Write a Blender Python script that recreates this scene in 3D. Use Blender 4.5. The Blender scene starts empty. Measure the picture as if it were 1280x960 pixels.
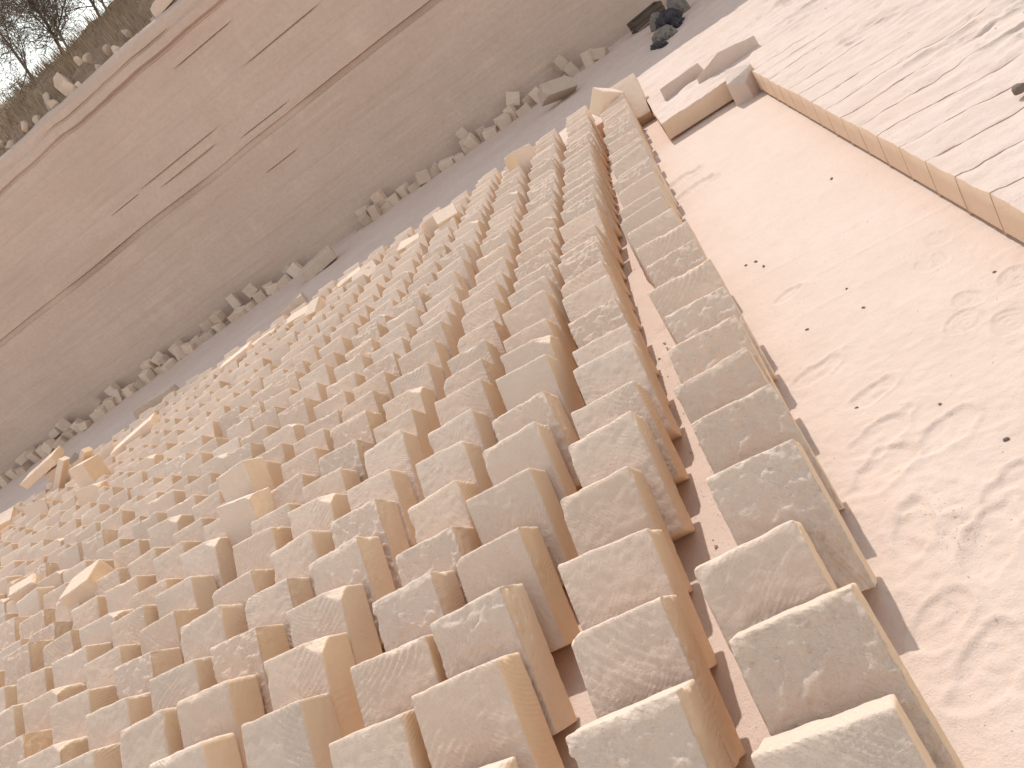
import bpy, bmesh, math, random
import numpy as np
from mathutils import Vector, Matrix, Euler

random.seed(7)
R = math.radians
scene = bpy.context.scene
col = scene.collection

# ------------------------------------------------------------------ noise
def _h(ix, iy, iz, s):
    with np.errstate(over='ignore'):
        n = (ix.astype(np.int64)*73856093) ^ (iy.astype(np.int64)*19349663) ^ (iz.astype(np.int64)*83492791) ^ np.int64(s*2654435+101)
        n = (n ^ (n >> 13))*1274126177
        n = (n ^ (n >> 16)) & 0xFFFFFF
    return n/float(0xFFFFFF)
def vn(x, y, z=0., seed=0):
    x, y, z = np.broadcast_arrays(np.asarray(x, float), np.asarray(y, float), np.asarray(z, float))
    fx, fy, fz = np.floor(x), np.floor(y), np.floor(z)
    u, v, w = x-fx, y-fy, z-fz
    u, v, w = [t*t*t*(t*(t*6-15)+10) for t in (u, v, w)]
    r = 0
    for dx in (0, 1):
        for dy in (0, 1):
            for dz in (0, 1):
                r = r+_h(fx+dx, fy+dy, fz+dz, seed)*(u if dx else 1-u)*(v if dy else 1-v)*(w if dz else 1-w)
    return r*2-1
def fbm(x, y, z=0., seed=0, o=4, g=.5):
    r, a, f, t = 0, 1., 1., 0
    for i in range(o):
        r = r+a*vn(np.asarray(x)*f+i*17.3, np.asarray(y)*f+i*5.1, np.asarray(z)*f, seed+i); t += a; a *= g; f *= 2.03
    return r/t
def sstep(a, b, x):
    t = np.clip((x-a)/(b-a), 0, 1); return t*t*(3-2*t)

# ------------------------------------------------------------------ helpers
def mesh_np(name, V, F, mat, smooth=True):
    me = bpy.data.meshes.new(name)
    me.from_pydata([tuple(map(float, v)) for v in V], [], [tuple(int(i) for i in f) for f in F])
    me.materials.append(mat)
    if smooth: me.polygons.foreach_set('use_smooth', [True]*len(me.polygons))
    me.update()
    return me
def link(name, me, parent=None, loc=None, rot=None):
    o = bpy.data.objects.new(name, me); col.objects.link(o)
    if parent: o.parent = parent
    if loc is not None: o.location = loc
    if rot is not None: o.rotation_euler = rot
    return o
def tag(o, label=None, cat=None, group=None, kind=None):
    if label: o['label'] = label
    if cat: o['category'] = cat
    if group: o['group'] = group
    if kind: o['kind'] = kind
    return o
def empty(name, loc, rot=(0, 0, 0)):
    o = bpy.data.objects.new(name, None); col.objects.link(o); o.location = loc; o.rotation_euler = rot
    return o
ONES = ['', 'first', 'second', 'third', 'fourth', 'fifth', 'sixth', 'seventh', 'eighth', 'ninth', 'tenth', 'eleventh', 'twelfth', 'thirteenth',
        'fourteenth', 'fifteenth', 'sixteenth', 'seventeenth', 'eighteenth', 'nineteenth']
def ordn(n):
    if n < 20: return ONES[n]
    if n >= 100: return 'hundred-and-'+ordn(n-100) if n > 100 else 'hundredth'
    t, u = divmod(n, 10)
    if u == 0: return ['', '', 'twentieth', 'thirtieth', 'fortieth', 'fiftieth', 'sixtieth', 'seventieth', 'eightieth', 'ninetieth'][t]
    return ['', '', 'twenty', 'thirty', 'forty', 'fifty', 'sixty', 'seventy', 'eighty', 'ninety'][t]+'-'+ONES[u]

# ------------------------------------------------------------------ materials
def new_mat(name):
    m = bpy.data.materials.new(name); m.use_nodes = True
    nt = m.node_tree; nt.nodes.clear()
    out = nt.nodes.new('ShaderNodeOutputMaterial'); b = nt.nodes.new('ShaderNodeBsdfPrincipled')
    nt.links.new(b.outputs[0], out.inputs[0])
    b.inputs['Roughness'].default_value = .95
    b.inputs['Specular IOR Level'].default_value = .15
    return m, nt, b
def stone_mat(name, c1, c2, c3, sc=4., bump=.25, bscale=90., bdist=.003, rnd=.12, coord='Object', stretch=(1, 1, 1), detail_mix=.5, fine=0, rings=0):
    m, nt, b = new_mat(name); N = nt.nodes.new; L = nt.links.new
    tc = N('ShaderNodeTexCoord'); mp = N('ShaderNodeMapping'); mp.inputs['Scale'].default_value = stretch
    L(tc.outputs[coord], mp.inputs[0])
    oi = N('ShaderNodeObjectInfo')
    ad = N('ShaderNodeVectorMath'); ad.operation = 'ADD'; L(mp.outputs[0], ad.inputs[0])
    if rnd > 0:
        cm = N('ShaderNodeVectorMath'); cm.operation = 'SCALE'; cm.inputs[0].default_value = (37., 19., 53.); L(oi.outputs['Random'], cm.inputs['Scale'])
        L(cm.outputs[0], ad.inputs[1])
    n1 = N('ShaderNodeTexNoise'); n1.inputs['Scale'].default_value = sc; n1.inputs['Detail'].default_value = 6; n1.inputs['Roughness'].default_value = .6
    n2 = N('ShaderNodeTexNoise'); n2.inputs['Scale'].default_value = sc*6.3; n2.inputs['Detail'].default_value = 5
    n3 = N('ShaderNodeTexNoise'); n3.inputs['Scale'].default_value = bscale; n3.inputs['Detail'].default_value = 6; n3.inputs['Roughness'].default_value = .65
    for n in (n1, n2, n3): L(ad.outputs[0], n.inputs['Vector'])
    r1 = N('ShaderNodeMapRange'); r1.inputs[1].default_value = .35; r1.inputs[2].default_value = .65; L(n1.outputs[0], r1.inputs[0])
    r2 = N('ShaderNodeMapRange'); r2.inputs[1].default_value = .45; r2.inputs[2].default_value = .72; r2.inputs[4].default_value = detail_mix; L(n2.outputs[0], r2.inputs[0])
    m1 = N('ShaderNodeMix'); m1.data_type = 'RGBA'; m1.inputs[6].default_value = (*c1, 1); m1.inputs[7].default_value = (*c2, 1); L(r1.outputs[0], m1.inputs[0])
    m2 = N('ShaderNodeMix'); m2.data_type = 'RGBA'; m2.inputs[7].default_value = (*c3, 1); L(m1.outputs[2], m2.inputs[6]); L(r2.outputs[0], m2.inputs[0])
    last = m2.outputs[2]
    if rnd > 0:
        hv = N('ShaderNodeHueSaturation'); rr = N('ShaderNodeMapRange'); rr.inputs[3].default_value = 1-rnd; rr.inputs[4].default_value = 1+rnd*.6
        L(oi.outputs['Random'], rr.inputs[0]); L(rr.outputs[0], hv.inputs['Value']); L(last, hv.inputs['Color']); last = hv.outputs[0]
        ml = N('ShaderNodeMath'); ml.operation = 'MULTIPLY'; ml.inputs[1].default_value = 7.31; L(oi.outputs['Random'], ml.inputs[0])
        fr = N('ShaderNodeMath'); fr.operation = 'FRACT'; L(ml.outputs[0], fr.inputs[0])
        rs = N('ShaderNodeMapRange'); rs.inputs[3].default_value = .93; rs.inputs[4].default_value = 1.08; L(fr.outputs[0], rs.inputs[0]); L(rs.outputs[0], hv.inputs['Saturation'])
    L(last, b.inputs['Base Color'])
    bp = N('ShaderNodeBump'); bp.inputs['Strength'].default_value = bump; bp.inputs['Distance'].default_value = bdist
    L(n3.outputs[0], bp.inputs['Height']); last_n = bp.outputs[0]
    if fine > 0:
        n4 = N('ShaderNodeTexNoise'); n4.inputs['Scale'].default_value = bscale*3.1; n4.inputs['Detail'].default_value = 4; n4.inputs['Roughness'].default_value = .7
        L(ad.outputs[0], n4.inputs['Vector'])
        b2 = N('ShaderNodeBump'); b2.inputs['Strength'].default_value = .8; b2.inputs['Distance'].default_value = fine
        L(n4.outputs[0], b2.inputs['Height']); L(last_n, b2.inputs['Normal']); last_n = b2.outputs[0]
    if rings > 0:                                         # curved strokes of the saw, a different centre on every block
        wv = N('ShaderNodeTexWave'); wv.wave_type = 'RINGS'; wv.rings_direction = 'SPHERICAL'; wv.inputs['Scale'].default_value = 27; wv.inputs['Distortion'].default_value = 5; wv.inputs['Detail'].default_value = 3; wv.inputs['Detail Scale'].default_value = .25
        of = N('ShaderNodeVectorMath'); of.operation = 'MULTIPLY_ADD'; of.inputs[1].default_value = (.9, .3, 1.1); of.inputs[2].default_value = (-.45, -.1, -.75)
        wn = N('ShaderNodeTexWhiteNoise'); wn.noise_dimensions = '1D'; L(oi.outputs['Random'], wn.inputs['W']); L(wn.outputs['Color'], of.inputs[0])
        a2 = N('ShaderNodeVectorMath'); a2.operation = 'ADD'; L(tc.outputs[coord], a2.inputs[0]); L(of.outputs[0], a2.inputs[1]); L(a2.outputs[0], wv.inputs['Vector'])
        n5 = N('ShaderNodeTexNoise'); n5.inputs['Scale'].default_value = 6; n5.inputs['Detail'].default_value = 3; L(ad.outputs[0], n5.inputs['Vector'])
        r5 = N('ShaderNodeMapRange'); r5.inputs[1].default_value = .45; r5.inputs[2].default_value = .62; L(n5.outputs[0], r5.inputs[0])
        mm = N('ShaderNodeMath'); mm.operation = 'MULTIPLY'; L(wv.outputs['Fac'], mm.inputs[0]); L(r5.outputs[0], mm.inputs[1])
        b3 = N('ShaderNodeBump'); b3.inputs['Strength'].default_value = .8; b3.inputs['Distance'].default_value = rings
        L(mm.outputs[0], b3.inputs['Height']); L(last_n, b3.inputs['Normal']); last_n = b3.outputs[0]
    L(last_n, b.inputs['Normal'])
    return m
M_FACE = stone_mat('block_face', (.80, .63, .51), (.815, .65, .535), (.77, .595, .475), sc=5, bump=.8, bscale=85, bdist=.008, rnd=.06, fine=.0038, rings=.0014)       # the rough powdery bed face; also whitens tops for sunlit rims
M_BLOCK = stone_mat('block_side', (.78, .59, .415), (.80, .61, .44), (.76, .565, .39), sc=5, bump=.6, bscale=55, bdist=.004, rnd=.06, fine=.0018, rings=.0016)   # the fresh sawn sides
M_CUT = stone_mat('sawn_stone', (.74, .55, .405), (.77, .585, .445), (.70, .515, .375), sc=5, bump=.5, bscale=60, bdist=.004, rnd=0, fine=.0018)
M_FLOOR = stone_mat('floor_dust', (.67, .532, .452), (.70, .567, .492), (.65, .512, .428), sc=1.6, bump=.6, bscale=70, bdist=.005, rnd=0, fine=.003)
M_BENCH = stone_mat('bench_rock', (.645, .515, .445), (.685, .56, .495), (.60, .465, .39), sc=1.8, bump=.8, bscale=40, bdist=.008, rnd=0, fine=.003)
M_RUBBLE = stone_mat('rubble_stone', (.60, .475, .385), (.66, .53, .44), (.52, .41, .325), sc=4, bump=.6, bscale=40, bdist=.006, rnd=.18)
M_PEB = stone_mat('dark_pebble', (.22, .17, .14), (.30, .24, .20), (.18, .14, .12), sc=9, bump=.5, bscale=90, bdist=.003, rnd=.2)
M_GRIT = stone_mat('stone_chips', (.64, .52, .43), (.70, .58, .49), (.5, .40, .33), sc=9, bump=.5, bscale=90, bdist=.003, rnd=0)
M_HILL = stone_mat('hill_soil', (.27, .195, .14), (.38, .285, .21), (.20, .145, .105), sc=1.2, bump=.9, bscale=9, bdist=.05, rnd=0)
M_GRASS = stone_mat('dry_grass', (.33, .24, .165), (.42, .32, .22), (.26, .185, .13), sc=2, bump=.0, rnd=0)
M_BARK = stone_mat('tree_bark', (.20, .165, .14), (.27, .225, .19), (.15, .12, .10), sc=8, bump=.6, bscale=60, bdist=.006, rnd=.1)
M_LEAF = stone_mat('dry_leaf', (.20, .17, .10), (.30, .25, .15), (.14, .12, .07), sc=3, bump=0, rnd=.1)
M_WOOD = stone_mat('weathered_wood', (.10, .075, .06), (.15, .115, .09), (.07, .05, .045), sc=6, bump=.6, bscale=50, bdist=.004, rnd=.0, stretch=(1, 8, 8))
M_TARP = stone_mat('dark_cloth', (.05, .043, .052), (.09, .08, .088), (.035, .03, .036), sc=7, bump=.5, bscale=40, bdist=.006, rnd=0)
M_SACK = stone_mat('grey_sack', (.20, .17, .155), (.28, .245, .22), (.15, .125, .11), sc=9, bump=.5, bscale=60, bdist=.005, rnd=0)

# quarry wall: mottled sawn face, banded along its courses
M_WALL, nt, b = new_mat('wall_rock'); N = nt.nodes.new; L = nt.links.new
tc = N('ShaderNodeTexCoord')
def mapped(scale):
    mp = N('ShaderNodeMapping'); mp.inputs['Scale'].default_value = scale; L(tc.outputs['Object'], mp.inputs[0]); return mp.outputs[0]
def noise(vec, sc, det=5, ro=.55):
    n = N('ShaderNodeTexNoise'); n.inputs['Scale'].default_value = sc; n.inputs['Detail'].default_value = det; n.inputs['Roughness'].default_value = ro
    L(vec, n.inputs['Vector']); return n.outputs[0]
def rng(v, a, b_, lo=0, hi=1):
    r = N('ShaderNodeMapRange'); r.inputs[1].default_value = a; r.inputs[2].default_value = b_; r.inputs[3].default_value = lo; r.inputs[4].default_value = hi; L(v, r.inputs[0]); return r.outputs[0]
def mixc(f, c1, c2):
    m = N('ShaderNodeMix'); m.data_type = 'RGBA'
    for i, c in ((6, c1), (7, c2)):
        if isinstance(c, tuple): m.inputs[i].default_value = (*c, 1)
        else: L(c, m.inputs[i])
    L(f, m.inputs[0]); return m.outputs[2]
def mul(a, b_):
    m = N('ShaderNodeMath'); m.operation = 'MULTIPLY'; L(a, m.inputs[0])
    if isinstance(b_, float): m.inputs[1].default_value = b_
    else: L(b_, m.inputs[1])
    return m.outputs[0]
base = mixc(rng(noise(mapped((.5, .5, .8)), 1.0, 4), .38, .62), (.555, .43, .37), (.595, .465, .40))
base = mixc(rng(noise(mapped((.8, .8, .7)), 1.3, 5), .52, .68, 0, .55), base, (.53, .43, .36))      # greyer, greener stains
base = mixc(rng(noise(mapped((.18, .18, 2.6)), 1.0, 4), .50, .70, 0, .5), base, (.60, .43, .365))        # pink beds along the wall
base = mixc(mul(rng(noise(mapped((2.6, 2.6, .9)), 1.0, 3), .55, .74, 0, .35), rng(noise(mapped((.15, .15, 1.7)), 1.0, 3), .48, .60)), base, (.72, .59, .49))   # pale saw scuffs in courses
base = mixc(rng(noise(mapped((.35, .35, 11.)), 1.0, 6, .65), .52, .66, 0, .42), base, (.47, .345, .285))                                # thin dark beds
base = mixc(rng(noise(mapped((.5, .5, 7.)), 1.3, 5, .6), .55, .70, 0, .35), base, (.68, .54, .455))
base = mixc(rng(noise(mapped((1, 1, 1)), 14., 5), .40, .70, 0, .3), base, (.44, .34, .27))
L(base, b.inputs['Base Color'])
bp = N('ShaderNodeBump'); bp.inputs['Strength'].default_value = .6; bp.inputs['Distance'].default_value = .02
L(noise(mapped((1, 1, 1)), 12., 7, .65), bp.inputs['Height'])
bp2 = N('ShaderNodeBump'); bp2.inputs['Strength'].default_value = .5; bp2.inputs['Distance'].default_value = .03
L(noise(mapped((.6, .6, 9.)), 1.2, 6, .6), bp2.inputs['Height']); L(bp.outputs[0], bp2.inputs['Normal']); L(bp2.outputs[0], b.inputs['Normal'])

# ------------------------------------------------------------------ camera
IX, IY, FW = Vector((.825, .063, -.562)), Vector((-.467, -.485, -.740)), Vector((-.319, .872, -.371))
FW.normalize(); IX = (IX-FW*IX.dot(FW)).normalized(); IY = FW.cross(IX)
CAM = Vector((0, 0, 1.65)); FPX = 920.5
cam = bpy.data.cameras.new('camera'); cam.sensor_width = 36; cam.lens = 36*FPX/1280; cam.clip_end = 600; cam.clip_start = .05
co = bpy.data.objects.new('camera', cam); col.objects.link(co)
mw = Matrix((( IX.x, -IY.x, -FW.x, CAM.x), (IX.y, -IY.y, -FW.y, CAM.y), (IX.z, -IY.z, -FW.z, CAM.z), (0, 0, 0, 1)))
co.matrix_world = mw
scene.camera = co
def px(p):
    d = Vector(p)-CAM; w = d.dot(FW)
    if w < .05: return None
    return 640+FPX*d.dot(IX)/w, 480+FPX*d.dot(IY)/w

# ------------------------------------------------------------------ light
SUN_E, SUN_A = 46., 3.5
w = bpy.data.worlds.new('World'); scene.world = w; w.use_nodes = True
nt = w.node_tree; bg = nt.nodes['Background']
sky = nt.nodes.new('ShaderNodeTexSky'); sky.sky_type = 'NISHITA'; sky.sun_disc = False
sky.sun_elevation = R(SUN_E); sky.sun_rotation = R(-SUN_A); sky.air_density = 3.0; sky.dust_density = 0.5; sky.ozone_density = .6; sky.altitude = 600
hs = nt.nodes.new('ShaderNodeHueSaturation'); hs.inputs['Saturation'].default_value = .24; hs.inputs['Hue'].default_value = .535      # a milky, dust laden sky
nt.links.new(sky.outputs[0], hs.inputs['Color']); nt.links.new(hs.outputs[0], bg.inputs[0]); bg.inputs[1].default_value = .15
sd = bpy.data.lights.new('sun', 'SUN'); sd.energy = 3.1; sd.angle = R(.53); sd.color = (1, .95, .885)
so = bpy.data.objects.new('sun', sd); col.objects.link(so)
to_sun = Vector((-math.sin(R(SUN_A))*math.cos(R(SUN_E)), math.cos(R(SUN_A))*math.cos(R(SUN_E)), math.sin(R(SUN_E))))
so.rotation_euler = to_sun.to_track_quat('Z', 'Y').to_euler(); so.location = to_sun*60
scene.view_settings.view_transform = 'Standard'; scene.view_settings.look = 'None'
scene.view_settings.exposure = 0.15; scene.view_settings.gamma = 1
scene.render.engine = 'CYCLES'; scene.cycles.max_bounces = 8; scene.cycles.diffuse_bounces = 6

# ------------------------------------------------------------------ quarry floor
def lines(*segs):
    out = []
    for a, b_, s in segs:
        n = max(1, int(round((b_-a)/s))); out += [a+(b_-a)*i/n for i in range(n)]
    out.append(segs[-1][1]); return np.array(out)
FOOT = [(.66, 2.87, 1.35, .055, 'sole'), (.75, 3.01, 1.2, .045, 'sole'), (.64, 2.52, 1.3, .05, 'sole'), (.575, 2.40, 1.2, .055, 'sole'), (.67, 2.29, 1.3, .055, 'sole'), (.80, 2.52, 1.0, .05, 'sole'),
        (.10, 2.53, .35, .05, 'print'), (.14, 2.04, .5, .055, 'print'), (.10, 1.90, .45, .06, 'print'), (.20, 2.26, .3, .045, 'print'), (.30, 1.93, .6, .05, 'print'),
        (.22, 1.50, .9, .06, 'print'), (.02, 1.33, .6, .055, 'print'), (.06, 1.18, .7, .055, 'print'), (.16, 3.20, .2, .04, 'print'), (.0, 5.70, .2, .07, 'print'),
        (.34, 1.62, .8, .055, 'print'), (.42, 1.28, .9, .05, 'print'), (.08, 1.62, 1.1, .05, 'print'), (.05, 5.35, .25, .08, 'print'), (.28, 1.22, .4, .05, 'print')]
def floor_h(x, y):
    h = .006*fbm(x*2.2, y*2.2, 0, 3, 4)
    near = sstep(3.4, 1.6, y)*sstep(-.3, 0, x)
    h = h+near*(.0035*fbm(x*7, y*7, 0, 9, 3)) + .0026*fbm(x*34, y*34, 0, 12, 4)*(.5+near)
    wx_, wy_ = x+.06*fbm(x*5, y*5, 0, 14, 2), y+.06*fbm(x*5, y*5, 3, 14, 2)
    rid = 1-np.abs(fbm(wx_*4.5, wy_*6.5, 0, 16, 3))*7
    h = h+near*.0022*np.clip(rid, 0, 1)**1.5*sstep(-.1, .35, vn(x*3.1, y*3.1, 0, 17))+near*.0020*np.clip(1-np.abs(fbm(x*13, y*17, 0, 18, 3))*6, 0, 1)*sstep(0, .4, vn(x*2.3, y*2.3, 0, 19))
    for k in range(26):                                   # low ridges left by the saw between cuts
        yk = 1.04+k*.2745
        wob = .008*vn(x*3, k*1.7, 0, 4)
        h = h+.0035*np.exp(-((y-yk-wob)/.009)**2)*(.35+.65*sstep(-.2, .5, vn(x*1.6, k*3.1, 0, 5)))*sstep(-.05, .25, x)*sstep(5.5, 3.5, y)
    for fx, fy, a, r, kind in FOOT:
        ca, sa = math.cos(a), math.sin(a)
        u = (x-fx)*ca+(y-fy)*sa; v = -(x-fx)*sa+(y-fy)*ca
        wv = 1+.25*vn(x*18, y*18, fx*9, 6)
        d = np.sqrt((u/(2.1*r if kind == 'print' else r*1.15))**2+(v/r)**2)*wv
        if kind == 'sole':
            h = h+np.where(d < 1.25, -.0035*sstep(1.08, .95, d)+.0028*np.sin(d*19)*sstep(1.05, .9, d)+.002*np.exp(-((d-1.08)/.08)**2), 0)
        else:
            dep = .0050 if fy < 4 else .012
            h = h-dep*sstep(1.06, .86, d)+dep*.95*np.exp(-((d-1.12)/.10)**2)*(.4+.6*sstep(-.4, .4, u/r))+dep*.6*sstep(1.1, .5, d)*fbm(u*70, v*40, fx, 7, 3)
    # dust heaped along the feet of the rows
    h = h+.012*sstep(.0, .7, vn(x*5, y*5, 0, 8))*np.exp(-((x+.42)/.07)**2)
    h = h+.02*np.exp(-((x-.17)/.09)**2-((y-1.62)/.12)**2)*(.5+fbm(x*14, y*14, 0, 15, 3))
    return h
X = lines((-34, -11.6, .8), (-11.6, -1.1, .12), (-1.1, -.12, .03), (-.12, 1.0, .0085), (1.0, 1.3, .1))
Y = lines((-8, .3, .4), (.3, 2.6, .0085), (2.6, 3.6, .0125), (3.6, 7.05, .022), (7.05, 9.2, .08))
def grid_mesh(name, X, Y, hf, mat, mask=None, warp=None):
    gx, gy = np.meshgrid(X, Y, indexing='ij'); Z = hf(gx, gy)
    if warp: wx, wy = warp(gx, gy)
    else: wx, wy = gx, gy
    V = np.stack([wx, wy, Z], -1).reshape(-1, 3)
    nx, ny = len(X), len(Y)
    idx = np.arange(nx*ny).reshape(nx, ny)
    F = np.stack([idx[:-1, :-1], idx[1:, :-1], idx[1:, 1:], idx[:-1, 1:]], -1)
    if mask is not None:
        cx, cy = (X[:-1]+X[1:])/2, (Y[:-1]+Y[1:])/2
        keep = mask(*np.meshgrid(cx, cy, indexing='ij'))
        F = F[keep]
    return V, F.reshape(-1, 4), idx
V, F, _ = grid_mesh('quarry_floor', X, Y, floor_h, M_FLOOR)
tag(link('quarry_floor', mesh_np('quarry_floor', V, F, M_FLOOR)), 'flat pale quarry floor dusted with stone powder and footprints', None, None, 'structure')
# the ground far around the pit
g = [(-260, -260, -.35), (260, -260, -.35), (260, 260, -.35), (-260, 260, -.35)]
tag(link('ground', mesh_np('ground', g, [(0, 1, 2, 3)], M_FLOOR, False)), kind='structure')

# ------------------------------------------------------------------ rock bench (the uncut layer round the pit)
BZ, XE, YE, XL, YB = .185, .904, 6.92, .085, 8.75
KERF = [3.061+k*.2795 for k in range(-26, 15)]
KERF = [k for k in KERF if k < YE-.08]
def bench_h(x, y):
    h = BZ+.010*fbm(x*1.3, y*1.3, 0, 21, 3)
    far = sstep(XE, XE+.7, x)
    sc = fbm(x*2.3+.6*fbm(x*2, y*2, 0, 31, 2), y*9, 0, 22, 4)
    rdg = 1-np.abs(fbm(x*2.6+.5*fbm(x*3, y*3, 0, 36, 2), y*8.5, 0, 37, 4))*3.2
    h = h+(.006+.014*far)*sc+(.004+.013*far)*np.clip(rdg, -.2, 1)*sstep(-.35, .3, vn(x*1.9, y*2.7, 0, 38))+.003*fbm(x*30, y*40, 0, 39, 3)
    h = h+.016*far*np.maximum(0, fbm(x*1.1, y*4.2, 0, 24, 4)-.05)
    up = sstep(YE, YE+.25, y)
    h = h+up*.018*fbm(x*4, y*6, 0, 26, 4)+.007*fbm(x*12, y*22, 0, 27, 3)
    lump = np.maximum(0, fbm(x*1.7, y*3.5, 0, 28, 3)-.22)
    h = h+.10*lump*sstep(XE+.7, XE+1.6, x)
    h = h-.03*np.maximum(0, fbm(x*2.4, y*5, 0, 29, 3)-.28)*sstep(XE+.5, XE+1.0, x)
    rise = sstep(10, 14.5, y)*.05
    h = h+rise
    for k, yk in enumerate(KERF):
        ln = .30+.65*(.5+.5*vn(k*1.37, .5, 0, 33))+.40*vn(k*3.3, 9.1, 0, 34)
        ln = max(.3, ln)
        m = np.abs(y-yk) < .0050
        cut = m*sstep(XE+ln, XE+ln*.45, x)*(x >= XE-1e-6)
        dust = np.clip((x-XE)/ln, 0, 1)
        h = h-cut*(.17*(1-dust)**2.2+.012)
        h = h-.006*np.exp(-((y-yk)/.02)**2)*sstep(XE+ln, XE+ln*.5, x)*(x > XE+.05)*(.5+.5*vn(x*9, k*2.2, 0, 35))
    return h
yl = [lines((-9, -1, .5), (-1, 1.6, .08), (1.6, YE, .026)), np.array([YE])]
ks = np.array([yk+d for yk in KERF for d in (-.008, -.0052, -.0047, 0, .0047, .0052, .008)])
Yb = np.concatenate([np.array([q for q in np.concatenate(yl) if np.min(np.abs(q-np.array(KERF))) > .013 or q == YE]), ks])
Yb = np.unique(np.round(np.concatenate([Yb, lines((YE, YB, .03), (YB, 11.5, .06), (11.5, 15.6, .15))]), 5))
Xb = np.unique(np.round(np.concatenate([lines((-34, -11, .8), (-11, -2, .13), (-2, XL, .06)), lines((XL, XE, .03)), lines((XE, 3.3, .028), (3.3, 6, .1), (6, 26, .8))]), 5))
def bench_mask(x, y):
    return (x > XE) | ((y > YE) & (x > XL)) | (y > YB)
def bench_warp(x, y):
    t = np.clip((x-XE)/.5, 0, 1)
    wy = y+.014*vn(x*2.2, y*1.1, 0, 41)*t+.008*vn(x*6, y*2, 0, 42)*t
    sh = -.085*np.clip(-x-4.2, 0, 8)*np.exp(-((y-YB)/1.3)**2)+.05*vn(x*.7, 3.3, 0, 43)*np.exp(-((y-YB)/.4)**2)*(x < XL-.3)
    wx = x+.012*vn(y*2.1, .7, 0, 44)*np.exp(-((x-XL)/.2)**2)*(y > YE+.02)
    return wx, wy+sh
V, F, idx = grid_mesh('rock_bench', Xb, Yb, bench_h, M_BENCH, bench_mask, bench_warp)
V = list(map(tuple, V)); F = [tuple(f) for f in F]; F0 = list(F)
iXE, iXL = int(np.argmin(abs(Xb-XE))), int(np.argmin(abs(Xb-XL))); jYE, jYB = int(np.argmin(abs(Yb-YE))), int(np.argmin(abs(Yb-YB)))
def skirt(ids, n):                                        # the sawn face below an edge, with the undercut kerf along its foot
    rows = []
    for q in ids:
        x, y, z = V[q]; k = len(V)
        zs = [(z-.004, .0025), (z*.62+.016*.38, .003+.0012*float(vn(x*30, y*30, 0, 51))), (max(.02, z*.3), .003), (.024, .0025), (.0235, -.07), (-.03, -.07)]
        zs = [(min(a, z-.0005), o) for a, o in zs]
        V.extend([(x+n[0]*o, y+n[1]*o, a) for a, o in zs]); rows.append([q]+list(range(k, k+len(zs))))
    for a, b_ in zip(rows[:-1], rows[1:]):
        for k in range(len(a)-1): F.append((a[k], a[k+1], b_[k+1], b_[k]))
skirt([idx[iXE, j] for j in range(0, jYE+1)], (-1, 0))
skirt([idx[i, jYE] for i in range(iXE, iXL-1, -1)], (0, -1))
skirt([idx[iXL, j] for j in range(jYE, jYB+1)], (-1, 0))
skirt([idx[i, jYB] for i in range(iXL, -1, -1)], (0, -1))
NTOP = len(F0)
me = mesh_np('rock_bench', V, F, M_BENCH); me.materials.append(M_CUT)
for p in me.polygons:
    if p.index >= NTOP: p.material_index = 1
bmm = bmesh.new(); bmm.from_mesh(me); bmesh.ops.delete(bmm, geom=[v for v in bmm.verts if not v.link_faces], context='VERTS')
for e in bmm.edges:
    if len(e.link_faces) == 2 and e.calc_face_angle(0) > R(35): e.smooth = False
bmm.to_mesh(me); bmm.free()
tag(link('rock_bench', me), 'uncut stone bench scored with parallel saw cuts beside the open floor', None, None, 'structure')

# ------------------------------------------------------------------ quarry wall
CR = [(-8.85, -6.66, 3.186, .036), (-8.41, -6.88, 2.99, .030), (-5.63, -3.75, 3.69, .034), (-6.52, -5.30, 2.79, .026), (-6.53, -5.73, 2.05, .022), (-6.69, -5.2, 4.36, .03),
      (-9.6, -8.85, 3.15, .016), (-3.0, -1.2, 3.95, .03)]
zs = [-.3, .05]
zs += list(np.arange(.3, 2.5, .2))+[2.50, 2.525, 2.535, 2.60, 2.645, 2.655]+list(np.arange(2.7, 4.55, .12))
zs += [4.60, 4.63, 4.645, 4.67, 4.70, 4.78, 4.84, 4.855, 4.885, 4.90, 4.93, 5.02, 5.08, 5.12, 5.15]
for c in CR: zs += [c[2]-c[3]*.3-.004, c[2]-c[3]*.3, c[2]+c[3]*.3, c[2]+c[3]*.3+.004]
zs = np.unique(np.round(zs, 4)); zs = zs[np.concatenate([[True], np.diff(zs) > .0035])]
xs = lines((-44, -18, .8), (-18, 2, .07), (2, 26, .6))
gx, gz = np.meshgrid(xs, zs, indexing='ij')
off = .02*fbm(gx*.5, gz*1.2, 0, 61, 4)+.006*fbm(gx*3, gz*3, 0, 62, 3)          # depth into the wall, + = back
zz = gz+.03*fbm(gx*.55, .3, 0, 63, 3)*sstep(2., 2.5, gz)*(gz < 3)+.05*fbm(gx*.7, gz*.2, 0, 64, 4)*sstep(4.4, 4.7, gz)
seam = (gz > 2.53) & (gz < 2.65)
off = off+np.where(seam, .15*(.75+.25*vn(gx*1.1, 0, 0, 65)), 0)+np.where(gz >= 2.65, .05, 0)+np.where((gz < 2.53) & (gz > 2.3), -.02*sstep(2.3, 2.5, gz), 0)
for x0, x1, zc, hw in CR:
    t = np.clip((gx-x0)/(x1-x0), 0, 1); wd = np.clip(np.minimum(t, 1-t)*7, 0, 1)
    off = off+np.where((np.abs(gz-zc) < hw*.32) & (wd > 0), .045*wd, 0)
off = off+np.where((gz > 4.637) & (gz < 4.68), .035, 0)+np.where(gz >= 4.68, -.03+.06*vn(gx*.8, 1.1, 0, 66), 0)
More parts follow.
